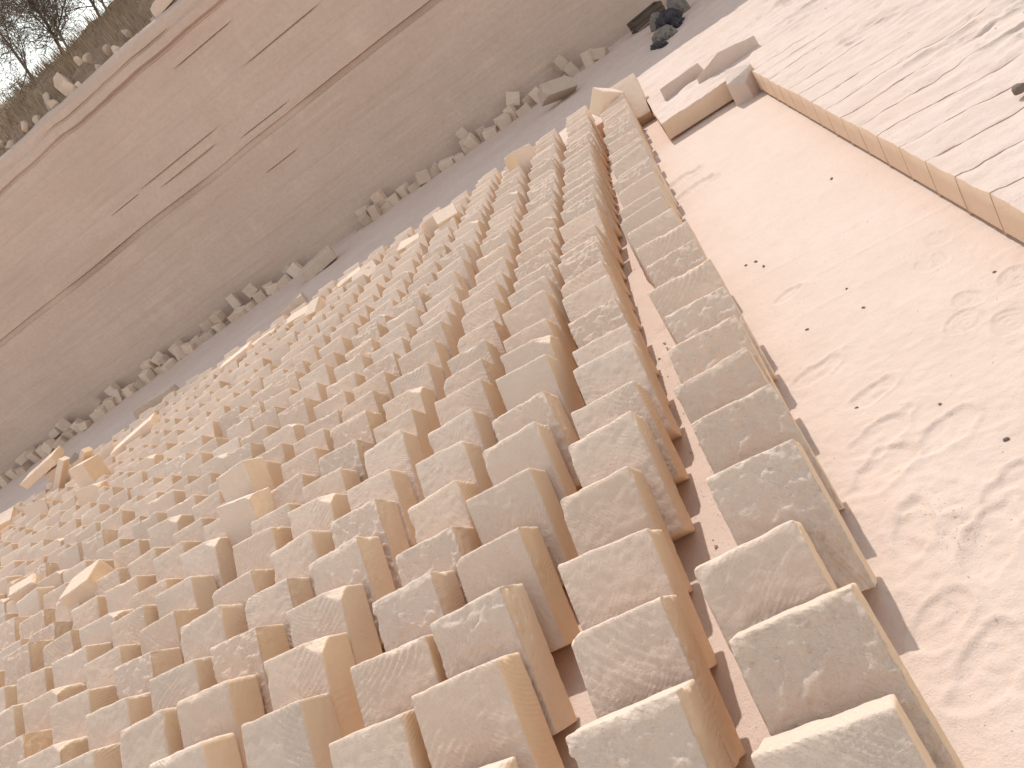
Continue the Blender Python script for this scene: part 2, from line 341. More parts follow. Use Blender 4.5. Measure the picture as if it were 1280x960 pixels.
off = off+np.where((gz > 4.85) & (gz < 4.892), .06, 0)+np.where(gz >= 4.892, .08+.08*vn(gx*.9, 2.1, 0, 67), 0)+np.where(gz > 5.06, (gz-5.06)*1.6, 0)
wy = 14.6+.09*gx+off
V = np.stack([gx, wy, zz], -1).reshape(-1, 3); nx, nz = gx.shape
ii = np.arange(nx*nz).reshape(nx, nz)
F = np.stack([ii[:-1, :-1], ii[1:, :-1], ii[1:, 1:], ii[:-1, 1:]], -1).reshape(-1, 4).tolist()
V = V.tolist(); bk = []
for i in range(nx):                                       # the top and back of the wall
    x, y, z = V[ii[i, -1]]; V += [(x, y+2.5, z+.35), (x, y+2.5, -.3)]; bk.append((len(V)-2, len(V)-1))
for i in range(nx-1):
    F += [(ii[i, -1], ii[i+1, -1], bk[i+1][0], bk[i][0]), (bk[i][0], bk[i+1][0], bk[i+1][1], bk[i][1])]
me = mesh_np('quarry_wall', V, F, M_WALL)
bmm = bmesh.new(); bmm.from_mesh(me)
for e in bmm.edges:
    if len(e.link_faces) == 2 and e.calc_face_angle(0) > R(40): e.smooth = False
bmm.to_mesh(me); bmm.free()
tag(link('quarry_wall', me), 'tall sawn stone quarry wall in shade behind the rows of blocks', 'quarry wall')
def wall_y(x): return 14.6+.09*x

# hillside behind and above the wall
xh = lines((-60, -20, 1.6), (-20, 4, .16), (4, 60, 2.)); th = lines((0, 6, .14), (6, 70, 1.8))
def hill_h(x, t):
    prof = 5.10+.50*np.clip(t, 0, 3.1)-.03*np.clip(t-3.1, 0, 80)
    prof = prof+sstep(-4.5, 1, x)*(.28*np.clip(t, 0, 12)+.10*np.clip(t-12, 0, 60))  # unseen bank added on the right to block skylight from the strip below
    return prof+(.16*fbm(x*.6, t*.8, 0, 71, 4)+.07*fbm(x*3, t*3, 0, 72, 3))*sstep(0, .5, t)-.04
gx, gt = np.meshgrid(xh, th, indexing='ij')
V = np.stack([gx, wall_y(gx)+.22+gt, hill_h(gx, gt)], -1).reshape(-1, 3)
ii = np.arange(len(V)).reshape(gx.shape)
F = np.stack([ii[:-1, :-1], ii[1:, :-1], ii[1:, 1:], ii[:-1, 1:]], -1).reshape(-1, 4)
tag(link('hillside', mesh_np('hillside', V, F, M_HILL)), 'brown dry hillside rising above the quarry wall', None, None, 'structure')
def hill_pt(x, t): return Vector((x, wall_y(x)+.22+t, float(hill_h(np.array(x), np.array(t)))))

# ------------------------------------------------------------------ stone blocks
BW, BT, BL = .280, .160, .42
def block_mesh(name, W, T, D, seed, style, res, mat=M_BLOCK):
    """a sawn block: origin at the middle of its back bottom edge; front = -Y, top = +Z"""
    rs = np.random.RandomState(seed)
    def ax(n):
        l = [0, .004, .010, .020]+list(np.arange(.020+res, n-.020-res*.4, res))+[n-.020, n-.010, n-.004, n]
        return np.array(sorted(set(np.round(l, 5))))
    if res > .05:
        def ax(n): return np.array([0, .010, n*.34, n*.67, n-.010, n])
    A, B, C = ax(W), ax(T), ax(D)
    na, nb, nc = len(A), len(B), len(C)
    ids, P = {}, []
    def vid(i, j, k):
        q = (i, j, k)
        if q not in ids: ids[q] = len(P); P.append((A[i]-W/2, B[j]-T, C[k]))
        return ids[q]
    F = []
    for i in range(na-1):
        for j in range(nb-1):
            F.append((vid(i, j, 0), vid(i, j+1, 0), vid(i+1, j+1, 0), vid(i+1, j, 0)))
            F.append((vid(i, j, nc-1), vid(i+1, j, nc-1), vid(i+1, j+1, nc-1), vid(i, j+1, nc-1)))
    for i in range(na-1):
        for k in range(nc-1):
            F.append((vid(i, 0, k), vid(i+1, 0, k), vid(i+1, 0, k+1), vid(i, 0, k+1)))
            F.append((vid(i, nb-1, k), vid(i, nb-1, k+1), vid(i+1, nb-1, k+1), vid(i+1, nb-1, k)))
    for j in range(nb-1):
        for k in range(nc-1):
            F.append((vid(0, j, k), vid(0, j, k+1), vid(0, j+1, k+1), vid(0, j+1, k)))
            F.append((vid(na-1, j, k), vid(na-1, j+1, k), vid(na-1, j+1, k+1), vid(na-1, j, k+1)))
    P = np.array(P); c = np.array([0, -T/2, D/2]); h = np.array([W/2, T/2, D/2]); p = P-c
    o = rs.rand(3)*50
    q8 = [p[:, k]*7+o[k] for k in range(3)]
    rnd = .0032+.0045*(fbm(*q8, seed, 3)+.2).clip(0)
    chip = fbm(p[:, 0]*9+o[1], p[:, 1]*9+o[2], p[:, 2]*9+o[0], seed+5, 3)
    rnd = rnd+.0035*np.abs(fbm(p[:, 0]*38+o[0], p[:, 1]*38, p[:, 2]*38+o[1], seed+3, 3))
    rnd = rnd+np.clip(chip-.30, 0, .3)*(.07 if style != 'clean' else .05)
    if style == 'rounded': rnd = rnd+.006*(1+fbm(p[:, 0]*5+o[2], p[:, 1]*5, p[:, 2]*5, seed+8, 2))
    rnd = rnd+.0035*sstep(h[2]-.05, h[2]-.02, p[:, 2])
    rnd = np.clip(rnd, .003, min(W, T, D)*.4)[:, None]
    inner = np.clip(p, -(h-rnd), h-rnd); d = p-inner
    ln = np.linalg.norm(d, axis=1, keepdims=True); n = d/np.maximum(ln, 1e-9)
    p = inner+n*rnd
    x, y, z = p.T
    fr = sstep(.4, .95, -n[:, 1]); rt = sstep(.4, .95, n[:, 0]); tp = sstep(.3, .9, n[:, 2])
    disp = .0007*fbm(x*40+o[0], y*40+o[1], z*40+o[2], seed+11, 3)
    # curved saw strokes on the front
    cx, cz = rs.uniform(-.5, .5), rs.uniform(-.7, -.25) if rs.rand() < .6 else rs.uniform(.3, .7)
    dist = np.sqrt((x-cx)**2+((z-cz)*1.)**2)
    st = np.sin(dist*rs.uniform(260, 380)+2.5*vn(x*9, z*9, seed, 3))
    disp = disp+fr*.0016*st*sstep(-.05, .45, vn(x*7+o[1], z*7+o[0], 0, seed+2))*(1.2 if style == 'scored' else .5)
    disp = disp+fr*(.0026*fbm(x*9+o[0], z*9+o[1], 0, seed+13, 5, .6)+.0010*fbm(x*50+o[2], z*50, 0, seed+14, 2))*(1.7 if style == 'rough' else 1.)
    if style == 'rough':
        rg = 1-np.abs(fbm(x*13+o[1]+.5*vn(x*9, z*9, 0, seed), z*19+o[2], 0, seed+17, 5, .6))*2.4
        disp = disp+fr*.0075*np.clip(rg-.25, -.3, 1)
    # broken strip down the near edge of the right side
    if style in ('rough', 'chipped'):
        m = sstep(T*.1, -T*.25, y+T*.2*vn(z*6, seed, 0, 9))*rt
        disp = disp-m*(.006+.007*fbm(x*30, y*45, z*45, seed+19, 3))
    disp = disp+rt*.0012*fbm(y*14, z*14+o[0], 0, seed+23, 4)+rt*.0008*np.sin((y*.9+z*.5)*240+3*vn(y*8, z*8, 0, seed))*sstep(.1, .5, vn(y*6+o[2], z*6, 0, seed+3))
    disp = disp+tp*.003*fbm(x*16+o[0], y*16, 0, seed+29, 4)
    p = p+n*disp[:, None]
    if style in ('chipped', 'broken'):                    # corners knocked off
        for k in range(1 if style == 'chipped' else 2):
            sx = rs.choice([-1, 1]); sz = 1 if k == 0 else rs.choice([-1, 1])
            nn = np.array([sx*rs.uniform(.5, 1), rs.uniform(-.9, -.1), sz*rs.uniform(.5, 1.)]); nn /= np.linalg.norm(nn)
            lim = np.abs(nn*h).sum()-rs.uniform(.02, .045)*(1 if style == 'chipped' else 2.)
            ex = p@nn-lim+.010*fbm(p[:, 0]*22, p[:, 1]*22, p[:, 2]*22, seed+31+k, 3)
            p = p-np.clip(ex, 0, None)[:, None]*nn
    # not quite square
    p[:, 0] *= 1+rs.uniform(-.04, .04)*p[:, 2]/h[2]; p[:, 1] *= 1+rs.uniform(-.05, .05)*p[:, 2]/h[2]
    p[:, 2] += rs.uniform(-.035, .035)*p[:, 0]
    P = p+c
    fv = (n[:, 1] < -.35) | (n[:, 2] > .55)  # tops take the paler face stone too, painting in their sunlit rims
    front = [bool(fv[list(f)].sum() >= 3) for f in F]
    if mat is None: return P, F, front
    me = mesh_np(name, P, F, mat)
    if mat is M_BLOCK:
        me.materials.append(M_FACE); me.polygons.foreach_set('material_index', [int(q) for q in front])
    return me
STYLES = ['rough', 'scored', 'plain', 'chipped', 'rounded', 'scored', 'rough', 'plain', 'chipped', 'rounded', 'plain', 'scored', 'rough', 'clean', 'broken', 'rounded', 'plain', 'rough', 'chipped', 'scored']
VAR = []
for k, s in enumerate(STYLES):
    rs = np.random.RandomState(100+k)
    VAR.append((s, block_mesh('stone_block', BW*rs.uniform(.96, 1.06), BT*rs.uniform(.95, 1.04), BL*rs.uniform(.95, 1.04), 11+k*7, s, .0072)))

MEAS = {1: [(-.11, .87), (-.09, 1.13), (-.145, 1.40), (-.06, 1.69), (-.06, 1.98), (-.07, 2.26), (-.075, 2.48), (-.05, 2.80), (-.06, 3.06), (-.06, 3.36), (-.08, 3.65), (-.11, 3.97), (-.14, 4.25), (-.12, 4.56)],
        2: [(-.51, 1.06), (-.52, 1.36), (-.54, 1.64), (-.56, 1.92), (-.51, 2.18), (-.50, 2.46), (-.48, 2.75), (-.49, 3.0), (-.51, 3.30), (-.54, 3.58), (-.55, 3.85), (-.56, 4.12), (-.57, 4.38)],
        3: [(-1.0, 1.33), (-.99, 1.60), (-.97, 1.90), (-.94, 2.18), (-.91, 2.43), (-.88, 2.70)],
        4: [(-1.33, 1.31), (-1.32, 1.60), (-1.33, 1.88), (-1.29, 2.12)],
        5: [(-1.80, 1.53), (-1.81, 1.79), (-1.81, 2.05), (-1.79, 2.30)],
        6: [(-2.26, 1.55), (-2.31, 1.83), (-2.28, 2.09), (-2.24, 2.35), (-2.18, 2.60)],
        7: [(-2.66, 1.81), (-2.65, 2.06), (-2.62, 2.31), (-2.57, 2.58)],
        8: [(-3.07, 1.79), (-3.04, 2.03), (-3.08, 2.31), (-3.11, 2.58), (-3.14, 2.83)],
        9: [(-3.48, 1.99), (-3.49, 2.23), (-3.47, 2.50), (-3.48, 2.76), (-3.50, 3.03)]}
rq = random.Random(42)
def in_view(loc, rot, m=12, size=(BW, BT, BL)):
    Mx = Matrix.Translation(loc) @ Euler(rot).to_matrix().to_4x4(); xs_, ys_ = [], []
    for a in (-size[0]/2, size[0]/2):
        for b_ in (-size[1], 0):
            for c_ in (0, size[2]):
                q = px(Mx @ Vector((a, b_, c_)))
                if q is None: return 0
                xs_.append(q[0]); ys_.append(q[1])
    if max(xs_) < m or min(xs_) > 1280-m or max(ys_) < m or min(ys_) > 960-m: return 0
    return (max(xs_)-min(xs_))*(max(ys_)-min(ys_))
blocks = []                                               # (row, y, loc, rot, variant, area)
NROW = 25
for r in range(1, NROW+1):
    pts = list(MEAS.get(r, []))
    xr = pts[-1][0] if pts else -.08-.428*(r-1)+rq.uniform(-.03, .03)
    drift = xr
    yend = 8.62-.085*max(0, -xr-4.2)+rq.uniform(-.35, .1)
    if r == 1: yend = 8.0
    y = pts[-1][1] if pts else .9+rq.uniform(0, .27)
    base_x = -.08-.428*(r-1)
    while y < yend+.30:
        y += .268+rq.uniform(-.02, .022)
        drift += (base_x-drift)*.08+rq.uniform(-.010, .010)
        pts.append((drift, y))
    if r in MEAS:                                         # towards and below the frame's edge
        pts = [(pts[0][0]-.01, pts[0][1]-.27*k) for k in (2, 1)]+pts
    th = R(46)
    for (x, y) in pts:
        th = R(46.5)+.80*(th-R(46.5))+R(rq.gauss(0, 1.0))
        yaw = R(rq.gauss(0, 1.1 if r < 3 else 1.4)); roll = R(rq.gauss(0, .8))
        zt = BL*math.cos(th)+BT*math.sin(th)
        yb = y-(BL*math.sin(th)-BT*math.cos(th))          # measured point is the front top right corner
        loc = Vector((x-BW/2, yb, -.004)); rot = (-th, roll, yaw)
        if r > 9 and rq.random() < .035: continue         # a few gaps
        a = in_view(loc, rot)
        k = rq.randrange(len(VAR))
        if r <= 2: k = rq.choice([0, 1, 6, 11, 12, 17, 19, 2, 3, 4])
        if a > 0: blocks.append([r, y, loc, rot, k, a])
blocks.sort(key=lambda q: -q[5])
keep, rest = blocks[:286], blocks[286:]
byrow = {}
for q in blocks: byrow.setdefault(q[0], []).append(q)
order = {}
for r, l in byrow.items():
    for n, q in enumerate(sorted(l, key=lambda q: q[1])): order[id(q)] = n+1
for q in keep:
    r, y, loc, rot, k, a = q
    o = link('stone_block', VAR[k][1], None, loc, rot); o.scale = (rq.uniform(.96, 1.03), 1, rq.uniform(.94, 1.05))
    n = order[id(q)]
    place = 'nearest block' if n == 1 else ordn(n)+' from its near end'
    rowtxt = 'row beside the bare floor' if r == 1 else ordn(r)+' row from the bare floor'
    tag(o, ('leaning pale block, ' if n > 1 else 'leaning pale stone, ')+place+(' in the ' if r > 1 or True else '')+rowtxt, 'stone block', 'pale stone blocks leaning in rows')
VA, FA, MA = [], [], []
LOW = [block_mesh('x', BW, BT, BL, 900+k, ['plain', 'rounded', 'chipped', 'rough'][k % 4], .035, None) for k in range(6)]
for q in rest:
    P, F, fr_ = LOW[q[4] % 6]; MA += fr_; Mx = np.array(Matrix.Translation(q[2]) @ Euler(q[3]).to_matrix().to_4x4())
    n0 = len(VA); VA.extend((P@Mx[:3, :3].T+Mx[:3, 3]).tolist()); FA.extend([tuple(i+n0 for i in f) for f in F])
if rest:
    me = mesh_np('far_block_rows', VA, FA, M_BLOCK); me.materials.append(M_FACE); me.polygons.foreach_set('material_index', [int(q) for q in MA])
    tag(link('far_block_rows', me), 'far ends of the block rows merging into one pale mass', 'block rows', None, 'stuff')
print('blocks', len(blocks), 'kept', len(keep))

# ------------------------------------------------------------------ loose blocks and slabs
def loose(label, x, y, z, W, T, D, rot, seed, style='chipped', mat=M_BLOCK, cat='stone block', group='loose blocks left on the rows', name='loose_block', res=.012):
    me = block_mesh(name, W, T, D, seed, style, res, mat)
    # recentre so that rotation happens about the middle of the base
    me.transform(Matrix.Translation((0, T/2, 0)))
    o = link(name, me, None, (0, 0, 0), rot)
    Mx = Euler(rot).to_matrix(); low = min((Mx @ v.co).z for v in me.vertices)
    o.location = (x, y, z-low-.003)
    return tag(o, label, cat, group)
FLAT = -R(90)
loose('cube of stone tipped on edge at the far end of the second row', -.36, 8.32, .20, .26, .22, .26, (R(25), R(35), R(40)), 301, 'clean')
loose('dark faced cube standing askew at the far end of the fourth row', -1.36, 8.25, .20, .26, .26, .28, (R(-8), R(10), R(38)), 302, 'clean')
loose('bright block lying flat above the far end of the seventh row', -2.55, 8.20, .20, .28, .17, .24, (R(-12), 0, R(30)), 303)
loose('sunlit slab tilted up beside the bright flat block', -2.28, 7.75, .30, .26, .12, .24, (R(-70), R(5), R(14)), 304, 'clean')
loose('small sunlit slab lying left of the tilted slab', -2.95, 8.05, .24, .30, .12, .20, (R(-80), R(6), R(-10)), 305)
loose('sharp edged box with a bright top on the edge of the shade', -3.95, 8.45, .19, .36, .26, .20, (0, 0, R(24)), 306, 'clean')
loose('bright flat slab leaning against the box at the shade edge', -3.58, 8.05, .22, .34, .12, .22, (R(-62), R(0), R(22)), 307)
loose('white slab lying flat at the end of the eleventh row', -4.55, 7.95, .27, .42, .13, .24, (R(-84), R(4), R(8)), 308)
loose('short bright slab beside the white flat slab', -4.28, 7.72, .30, .22, .11, .22, (R(-66), 0, R(-22)), 309)
loose('bright topped box at the far ends of the middle rows', -5.75, 8.15, .18, .46, .24, .24, (0, 0, R(15)), 310, 'clean')
loose('pale slab lying behind the bright topped box', -5.45, 8.45, .19, .40, .20, .18, (0, 0, R(8)), 311)
loose('long sunlit slab lying across the far row ends', -7.15, 7.45, .26, .72, .22, .15, (R(4), R(-3), R(10)), 312, 'clean')
loose('tilted sunlit slab just left of the long one', -7.75, 7.42, .26, .50, .10, .16, (R(-20), R(-4), R(12)), 313)
base_x, base_y = -9.15, 8.05
loose('upright block carrying a slab across its top', base_x, base_y, .12, .26, .22, .44, (0, 0, R(12)), 314, 'plain')
loose('slab balanced across the top of an upright block', base_x-.08, base_y-.05, .555, .60, .34, .12, (R(3), R(-3), R(16)), 315, 'clean')
loose('narrow slab leaning against the upright block', -8.85, 7.75, .22, .62, .12, .09, (R(-20), R(-34), R(8)), 316, 'clean')
loose('second narrow slab leaning behind the upright block', -8.65, 7.98, .22, .50, .14, .08, (R(-22), R(-30), R(4)), 317, 'clean')
loose('bright topped block lying flat amid the left rows', -4.74, 3.62, .28, .30, .22, .15, (R(4), R(-3), R(4)), 318, 'clean')
loose('pale upright block standing above the left rows', -3.10, 3.42, .14, .26, .17, .40, (R(-32), R(-3), R(-5)), 319, 'clean')
loose('block with a broken corner standing square in the left rows', -3.00, 3.12, .04, .27, .18, .42, (R(-26), R(3), R(-10)), 320, 'chipped')
loose('white broken lump resting at the left edge of the rows', -6.15, 4.30, .28, .22, .14, .13, (R(12), R(10), R(35)), 321, 'chipped')
loose('second white lump below the first at the left edge', -6.42, 4.42, .26, .18, .12, .15, (R(-30), R(-12), R(-20)), 322, 'chipped')
loose('turned block among the far left row ends', -8.45, 6.75, .22, .27, .16, .24, (R(-26), R(14), R(24)), 323)
loose('square block standing up amid the far left rows', -7.25, 6.55, .10, .28, .24, .50, (R(-12), R(4), R(-10)), 324, 'clean')
loose('tilted cube amid the far left rows', -6.75, 5.95, .2, .27, .18, .22, (R(-20), R(16), R(15)), 325)
loose('thin slab lying on the far left row ends', -9.9, 7.35, .30, .46, .12, .26, (R(-70), R(10), R(20)), 326)
loose('squat block on the last rows at the left edge', -9.7, 7.0, .26, .36, .22, .22, (R(-10), R(6), R(-30)), 327)
loose('wide smooth slab ending the row beside the bare floor', -.10, 8.20, 0, .36, .14, .56, (R(-50), 0, R(-4)), 328, 'clean')
# in the wall's shade
G2 = 'loose slabs lying in the shade'
loose('brown slab lying alone in shade behind the block rows', -5.55, 9.70, .19, .50, .24, .15, (R(3), R(-4), R(16)), 331, 'clean', M_RUBBLE, 'stone slab', G2, 'loose_slab')
loose('brown slab in shade above the long sunlit slab', -8.05, 9.15, .19, .70, .26, .20, (R(-6), R(6), R(14)), 332, 'chipped', M_RUBBLE, 'stone slab', G2, 'loose_slab')
loose('short brown slab in shade by the far left row ends', -10.1, 9.0, .19, .52, .30, .16, (R(4), R(-8), R(18)), 333, 'chipped', M_RUBBLE, 'stone slab', G2, 'loose_slab')
loose('three cornered slab tilted in shade near the right wall blocks', -.95, 12.2, .16, .55, .30, .22, (R(-24), R(16), R(24)), 334, 'broken', M_RUBBLE, 'stone slab', G2, 'loose_slab')
loose('grey slab in shade a little way from the wall foot', -5.95, 12.1, .19, .70, .35, .20, (R(5), R(-5), R(22)), 335, 'chipped', M_RUBBLE, 'stone slab', G2, 'loose_slab')

# broken wedges on the bench
def wedge(name, pts_bottom, heights, loc, seed, mat, label):
    """a split flake of rock: outline on the bench with a height at each corner"""
    bm = bmesh.new()
    bot = [bm.verts.new((x, y, -.02)) for x, y in pts_bottom]; top = [bm.verts.new((x*.96, y*.96, h)) for (x, y), h in zip(pts_bottom, heights)]
    bm.faces.new(bot[::-1]); bm.faces.new(top)
    n = len(bot)
    for i in range(n): bm.faces.new((bot[i], bot[(i+1) % n], top[(i+1) % n], top[i]))
    bmesh.ops.recalc_face_normals(bm, faces=bm.faces)
    bmesh.ops.triangulate(bm, faces=bm.faces)
    bmesh.ops.bevel(bm, geom=list(bm.edges), offset=.006, segments=2, affect='EDGES', profile=.6)
    bmesh.ops.triangulate(bm, faces=bm.faces)
    bmesh.ops.subdivide_edges(bm, edges=[e for e in bm.edges if e.calc_length() > .03], cuts=3, use_grid_fill=True)
    P = np.array([v.co[:] for v in bm.verts])
    d = .010*fbm(P[:, 0]*9+seed, P[:, 1]*9, P[:, 2]*9, seed, 4)
    for v, q in zip(bm.verts, d): v.co.z += q; v.co.x += q*.5; v.co.y += q*.4
    me = bpy.data.meshes.new(name); bm.to_mesh(me); bm.free(); me.materials.append(mat)
    return tag(link(name, me, None, loc), label, 'rock chunk', 'broken chunks on the bench')
wedge('rock_wedge', [(-.22, -.06), (.22, -.03), (.24, .10), (-.20, .16)], [.11, .12, .03, .01], (.45, 7.85, .185), 3, M_BENCH, 'short wedge of split stone on the bench, nearer the rows')
wedge('rock_wedge', [(-.25, .06), (.0, -.06), (.36, .02), (.30, .16), (-.1, .2)], [.06, .17, .10, .04, .03], (.80, 7.42, .185), 4, M_BENCH, 'long thin wedge of split stone tilted on the bench')
wedge('rock_chunk', [(-.12, -.10), (.02, -.16), (.13, -.08), (.14, .1), (-.06, .12)], [.20, .15, .24, .25, .27], (.80, 6.82, .0), 5, M_BENCH, 'broken corner chunk where the bench turns')
# bench debris
def rock_mesh(name, r, seed, mat, sub=3, squash=.75):
    bm = bmesh.new(); bmesh.ops.create_icosphere(bm, subdivisions=sub, radius=1)
    rs = np.random.RandomState(seed); P = np.array([v.co[:] for v in bm.verts])
    for k in range(11):
        n = rs.randn(3); n /= np.linalg.norm(n); lim = rs.uniform(.48, .82)
        P = P-np.clip(P@n-lim, 0, None)[:, None]*n
    P = P*(1+.07*fbm(P[:, 0]*3+seed, P[:, 1]*3, P[:, 2]*3, seed, 3))[:, None]*np.array([1, rs.uniform(.7, 1), squash])*r
    for v, q in zip(bm.verts, P): v.co = q
    me = bpy.data.meshes.new(name); bm.to_mesh(me); bm.free(); me.materials.append(mat)
    return me
tag(link('bench_stone', rock_mesh('bench_stone', .04, 5, M_PEB), None, (1.36, 3.44, .215), (0, .3, .6)), 'brown fist sized stone on the scored bench', 'stone')

# ------------------------------------------------------------------ fallen blocks along the foot of the wall
rw = random.Random(5)
WB = []
for a_, b_ in ((-5.75, .0), (-8.9, -6.9), (-16.6, -9.1)):
    x_ = b_-.15
    while x_ > a_:
        WB.append((x_, 2 if rw.random() < .2 else 1)); x_ -= rw.uniform(.17, .27)
if True: pass
RM = [block_mesh('fallen_block', (.22*f), .18*g_, .25*h_, 400+i, s, .03, M_RUBBLE) for i, (f, g_, h_, s) in enumerate([(1, 1, 1, 'clean'), (1.15, 1, .8, 'plain'), (.9, 1.1, 1.1, 'chipped'), (1.4, 1, .7, 'plain'), (.8, .9, 1.2, 'clean'), (1.1, 1.2, .95, 'plain')])]
for m in RM: m.transform(Matrix.Translation((0, .13, 0)))
n = 0
for x, c in sorted(WB, key=lambda q: -q[0]):
    for k in range(c):
        n += 1
        if px((x, wall_y(x)-.4, .2)) is None: continue
        me = RM[rw.randrange(len(RM))]
        rot = (R(rw.gauss(0, 10)), R(rw.gauss(0, 10)), R(rw.gauss(0, 20)))
        if rw.random() < .2: rot = (R(90+rw.gauss(0, 10)), R(rw.gauss(0, 12)), R(rw.uniform(-40, 40)))
        Mx = Euler(rot).to_matrix(); zz_ = [(Mx @ v.co).z for v in me.vertices]
        z0 = .17 if k == 0 else .17+.19
        o = link('fallen_block', me, None, (x+(0 if k == 0 else rw.uniform(.05, .2)), wall_y(x)-.38-(rw.uniform(-.05, .25) if k == 0 else -.1), z0-min(zz_)-.02), rot)
        tag(o, 'grey fallen block at the shaded wall foot, %s from the right' % ordn(n), 'fallen block', 'fallen blocks along the wall foot')

# ------------------------------------------------------------------ rubble on the brow above the wall
RK = [rock_mesh('brow_stone', 1, 500+k, M_RUBBLE, 3) for k in range(5)]
BS = [(-9.6, .15, .20), (-9.35, .45, .30), (-9.15, .2, .22), (-8.95, .7, .26), (-8.7, .3, .30), (-8.45, .15, .18), (-8.2, .55, .22), (-7.95, .2, .16), (-7.75, .5, .24), (-7.5, .25, .18), (-7.3, .6, .2), (-10.0, .35, .3), (-10.4, .2, .22), (-10.8, .5, .3), (-6.5, .2, .26), (-6.2, .35, .34), (-5.9, .2, .2), (-9.25, .95, .22), (-8.6, .95, .18), (-7.0, .3, .14)]
for n, (x, t, s) in enumerate(sorted(BS, key=lambda q: q[0])):
    p = hill_pt(x, t)
    o = link('brow_stone', RK[n % 5], None, p+Vector((0, 0, s*.3)), (rw.uniform(0, 6), rw.uniform(0, 6), rw.uniform(0, 6))); s *= .62; o.scale = (s, s*rw.uniform(.7, 1), s*rw.uniform(.6, 1.1))
    tag(o, 'weathered rock on the brow of the wall, %s from the left' % ordn(n+1), 'rock', 'rocks along the brow of the wall')
o = loose('tall pale slab standing on the brow among rocks', -8.72, wall_y(-8.7)+.5, 5.12, .26, .14, .48, (R(-18), R(-14), R(20)), 601, 'broken', M_RUBBLE, 'stone slab', None, 'brow_slab')
o = loose('long slab lying at the top edge of the wall', -6.05, wall_y(-6.05)+.45, 5.18, .8, .22, .2, (R(6), R(-10), R(12)), 602, 'broken', M_RUBBLE, 'stone slab', None, 'brow_slab')

# dry grass on the hill
VA, FA = [], []
rg = np.random.RandomState(3)
for k in range(9000):
    x = rg.uniform(-13, -3.5); t = rg.uniform(.25, 5.5)
    if vn(x*1.1, t*1.1, 0, 81) < -.25: continue
    p = hill_pt(x, t) if k < 1 else None
    a = rg.uniform(0, 6.28); hgt = rg.uniform(.10, .34); lean = rg.uniform(.0, .2)
    VA.append((x, t, a, hgt, lean))
A = np.array(VA); hz = hill_h(A[:, 0], A[:, 1]); yy = wall_y(A[:, 0])+.22+A[:, 1]
V, F = [], []
for (x, t, a, hg, le), y, z in zip(A, yy, hz):
    ca, sa = math.cos(a), math.sin(a); k = len(V); w_ = .008
    V += [(x-sa*w_, y+ca*w_, z-.03), (x+sa*w_, y-ca*w_, z-.03), (x+ca*le*.4+sa*w_*.6, y+sa*le*.4-ca*w_*.6, z+hg*.6), (x+ca*le*.4-sa*w_*.6, y+sa*le*.4+ca*w_*.6, z+hg*.6), (x+ca*le, y+sa*le, z+hg)]
    F += [(k, k+1, k+2, k+3), (k+3, k+2, k+4)]
tag(link('dry_grass', mesh_np('dry_grass', V, F, M_GRASS)), 'dry brown grass on the hillside above the wall', 'grass', None, 'stuff')

# bare trees on the brow
def tube(V, F, a, b_, ra, rb, n=5):
    d = (b_-a).normalized(); s = d.orthogonal().normalized(); t = d.cross(s); k = len(V)
    for p, r in ((a, ra), (b_, rb)):
        for i in range(n):
            q = p+(s*math.cos(6.2832*i/n)+t*math.sin(6.2832*i/n))*r; V.append(tuple(q))
    for i in range(n): F.append((k+i, k+(i+1) % n, k+n+(i+1) % n, k+n+i))
def bare_tree(base, h, seed, label, lean):
    rt = random.Random(seed); tv, tf, cv, cf, lv, lf = [], [], [], [], [], []
    def grow(p, d, ln, r, dep):
        segs = 4 if dep < 2 else 3
        for s in range(segs):
            d = (d+Vector((rt.gauss(0, .13), rt.gauss(0, .13), rt.gauss(.03, .1)))).normalized()
            q = p+d*ln/segs; r2 = r*.84
            tube(tv if dep == 0 else cv, tf if dep == 0 else cf, p, q, r, r2, 6 if dep == 0 else 4)
            if dep < 4:
                for b_ in range(3 if dep == 0 else 2 if dep in (1, 2) else 1):
                    e = (d*.55+Vector((rt.gauss(0, .6), rt.gauss(0, .6), rt.gauss(.15, .45)))).normalized()
                    grow(q, e, ln*rt.uniform(.48, .7), max(r2*.55, .004), dep+1)
            if dep >= 3:
                for b_ in range(2):
                    if rt.random() < .08:
                        c = q+Vector((rt.gauss(0, .05), rt.gauss(0, .05), rt.gauss(0, .05))); u = Vector((rt.gauss(0, 1), rt.gauss(0, 1), rt.gauss(0, 1))).normalized(); v_ = u.orthogonal().normalized(); k = len(lv); s_ = rt.uniform(.018, .035)
                        lv.extend([tuple(c-u*s_), tuple(c+v_*s_*.4), tuple(c+u*s_), tuple(c-v_*s_*.4)]); lf.append((k, k+1, k+2, k+3))
            p, r = q, r2
    grow(Vector((0, 0, -.1)), Vector(lean).normalized(), h, .045*h/2, 0)
    root = empty('bare_tree', base); tag(root, label, 'tree', 'bare trees on the hilltop')
    link('trunk', mesh_np('trunk', tv, tf, M_BARK), root)
    cr = link('crown', mesh_np('crown', cv, cf, M_BARK), root)
    link('leaves', mesh_np('leaves', lv, lf, M_LEAF, False), cr)
TR = [(-10.5, 2.4, 1.7), (-9.9, 3.0, 1.9), (-9.4, 2.4, 1.3), (-8.9, 3.4, 1.7), (-8.35, 2.7, 1.3), (-7.7, 3.5, 1.5)]
for n_, (x_, t_, h_) in enumerate(TR):
    bare_tree(hill_pt(x_, t_), h_, 3+5*n_, 'thin bare tree on the hilltop skyline, %s from the left' % ordn(n_+1), (.1, 0, 1))

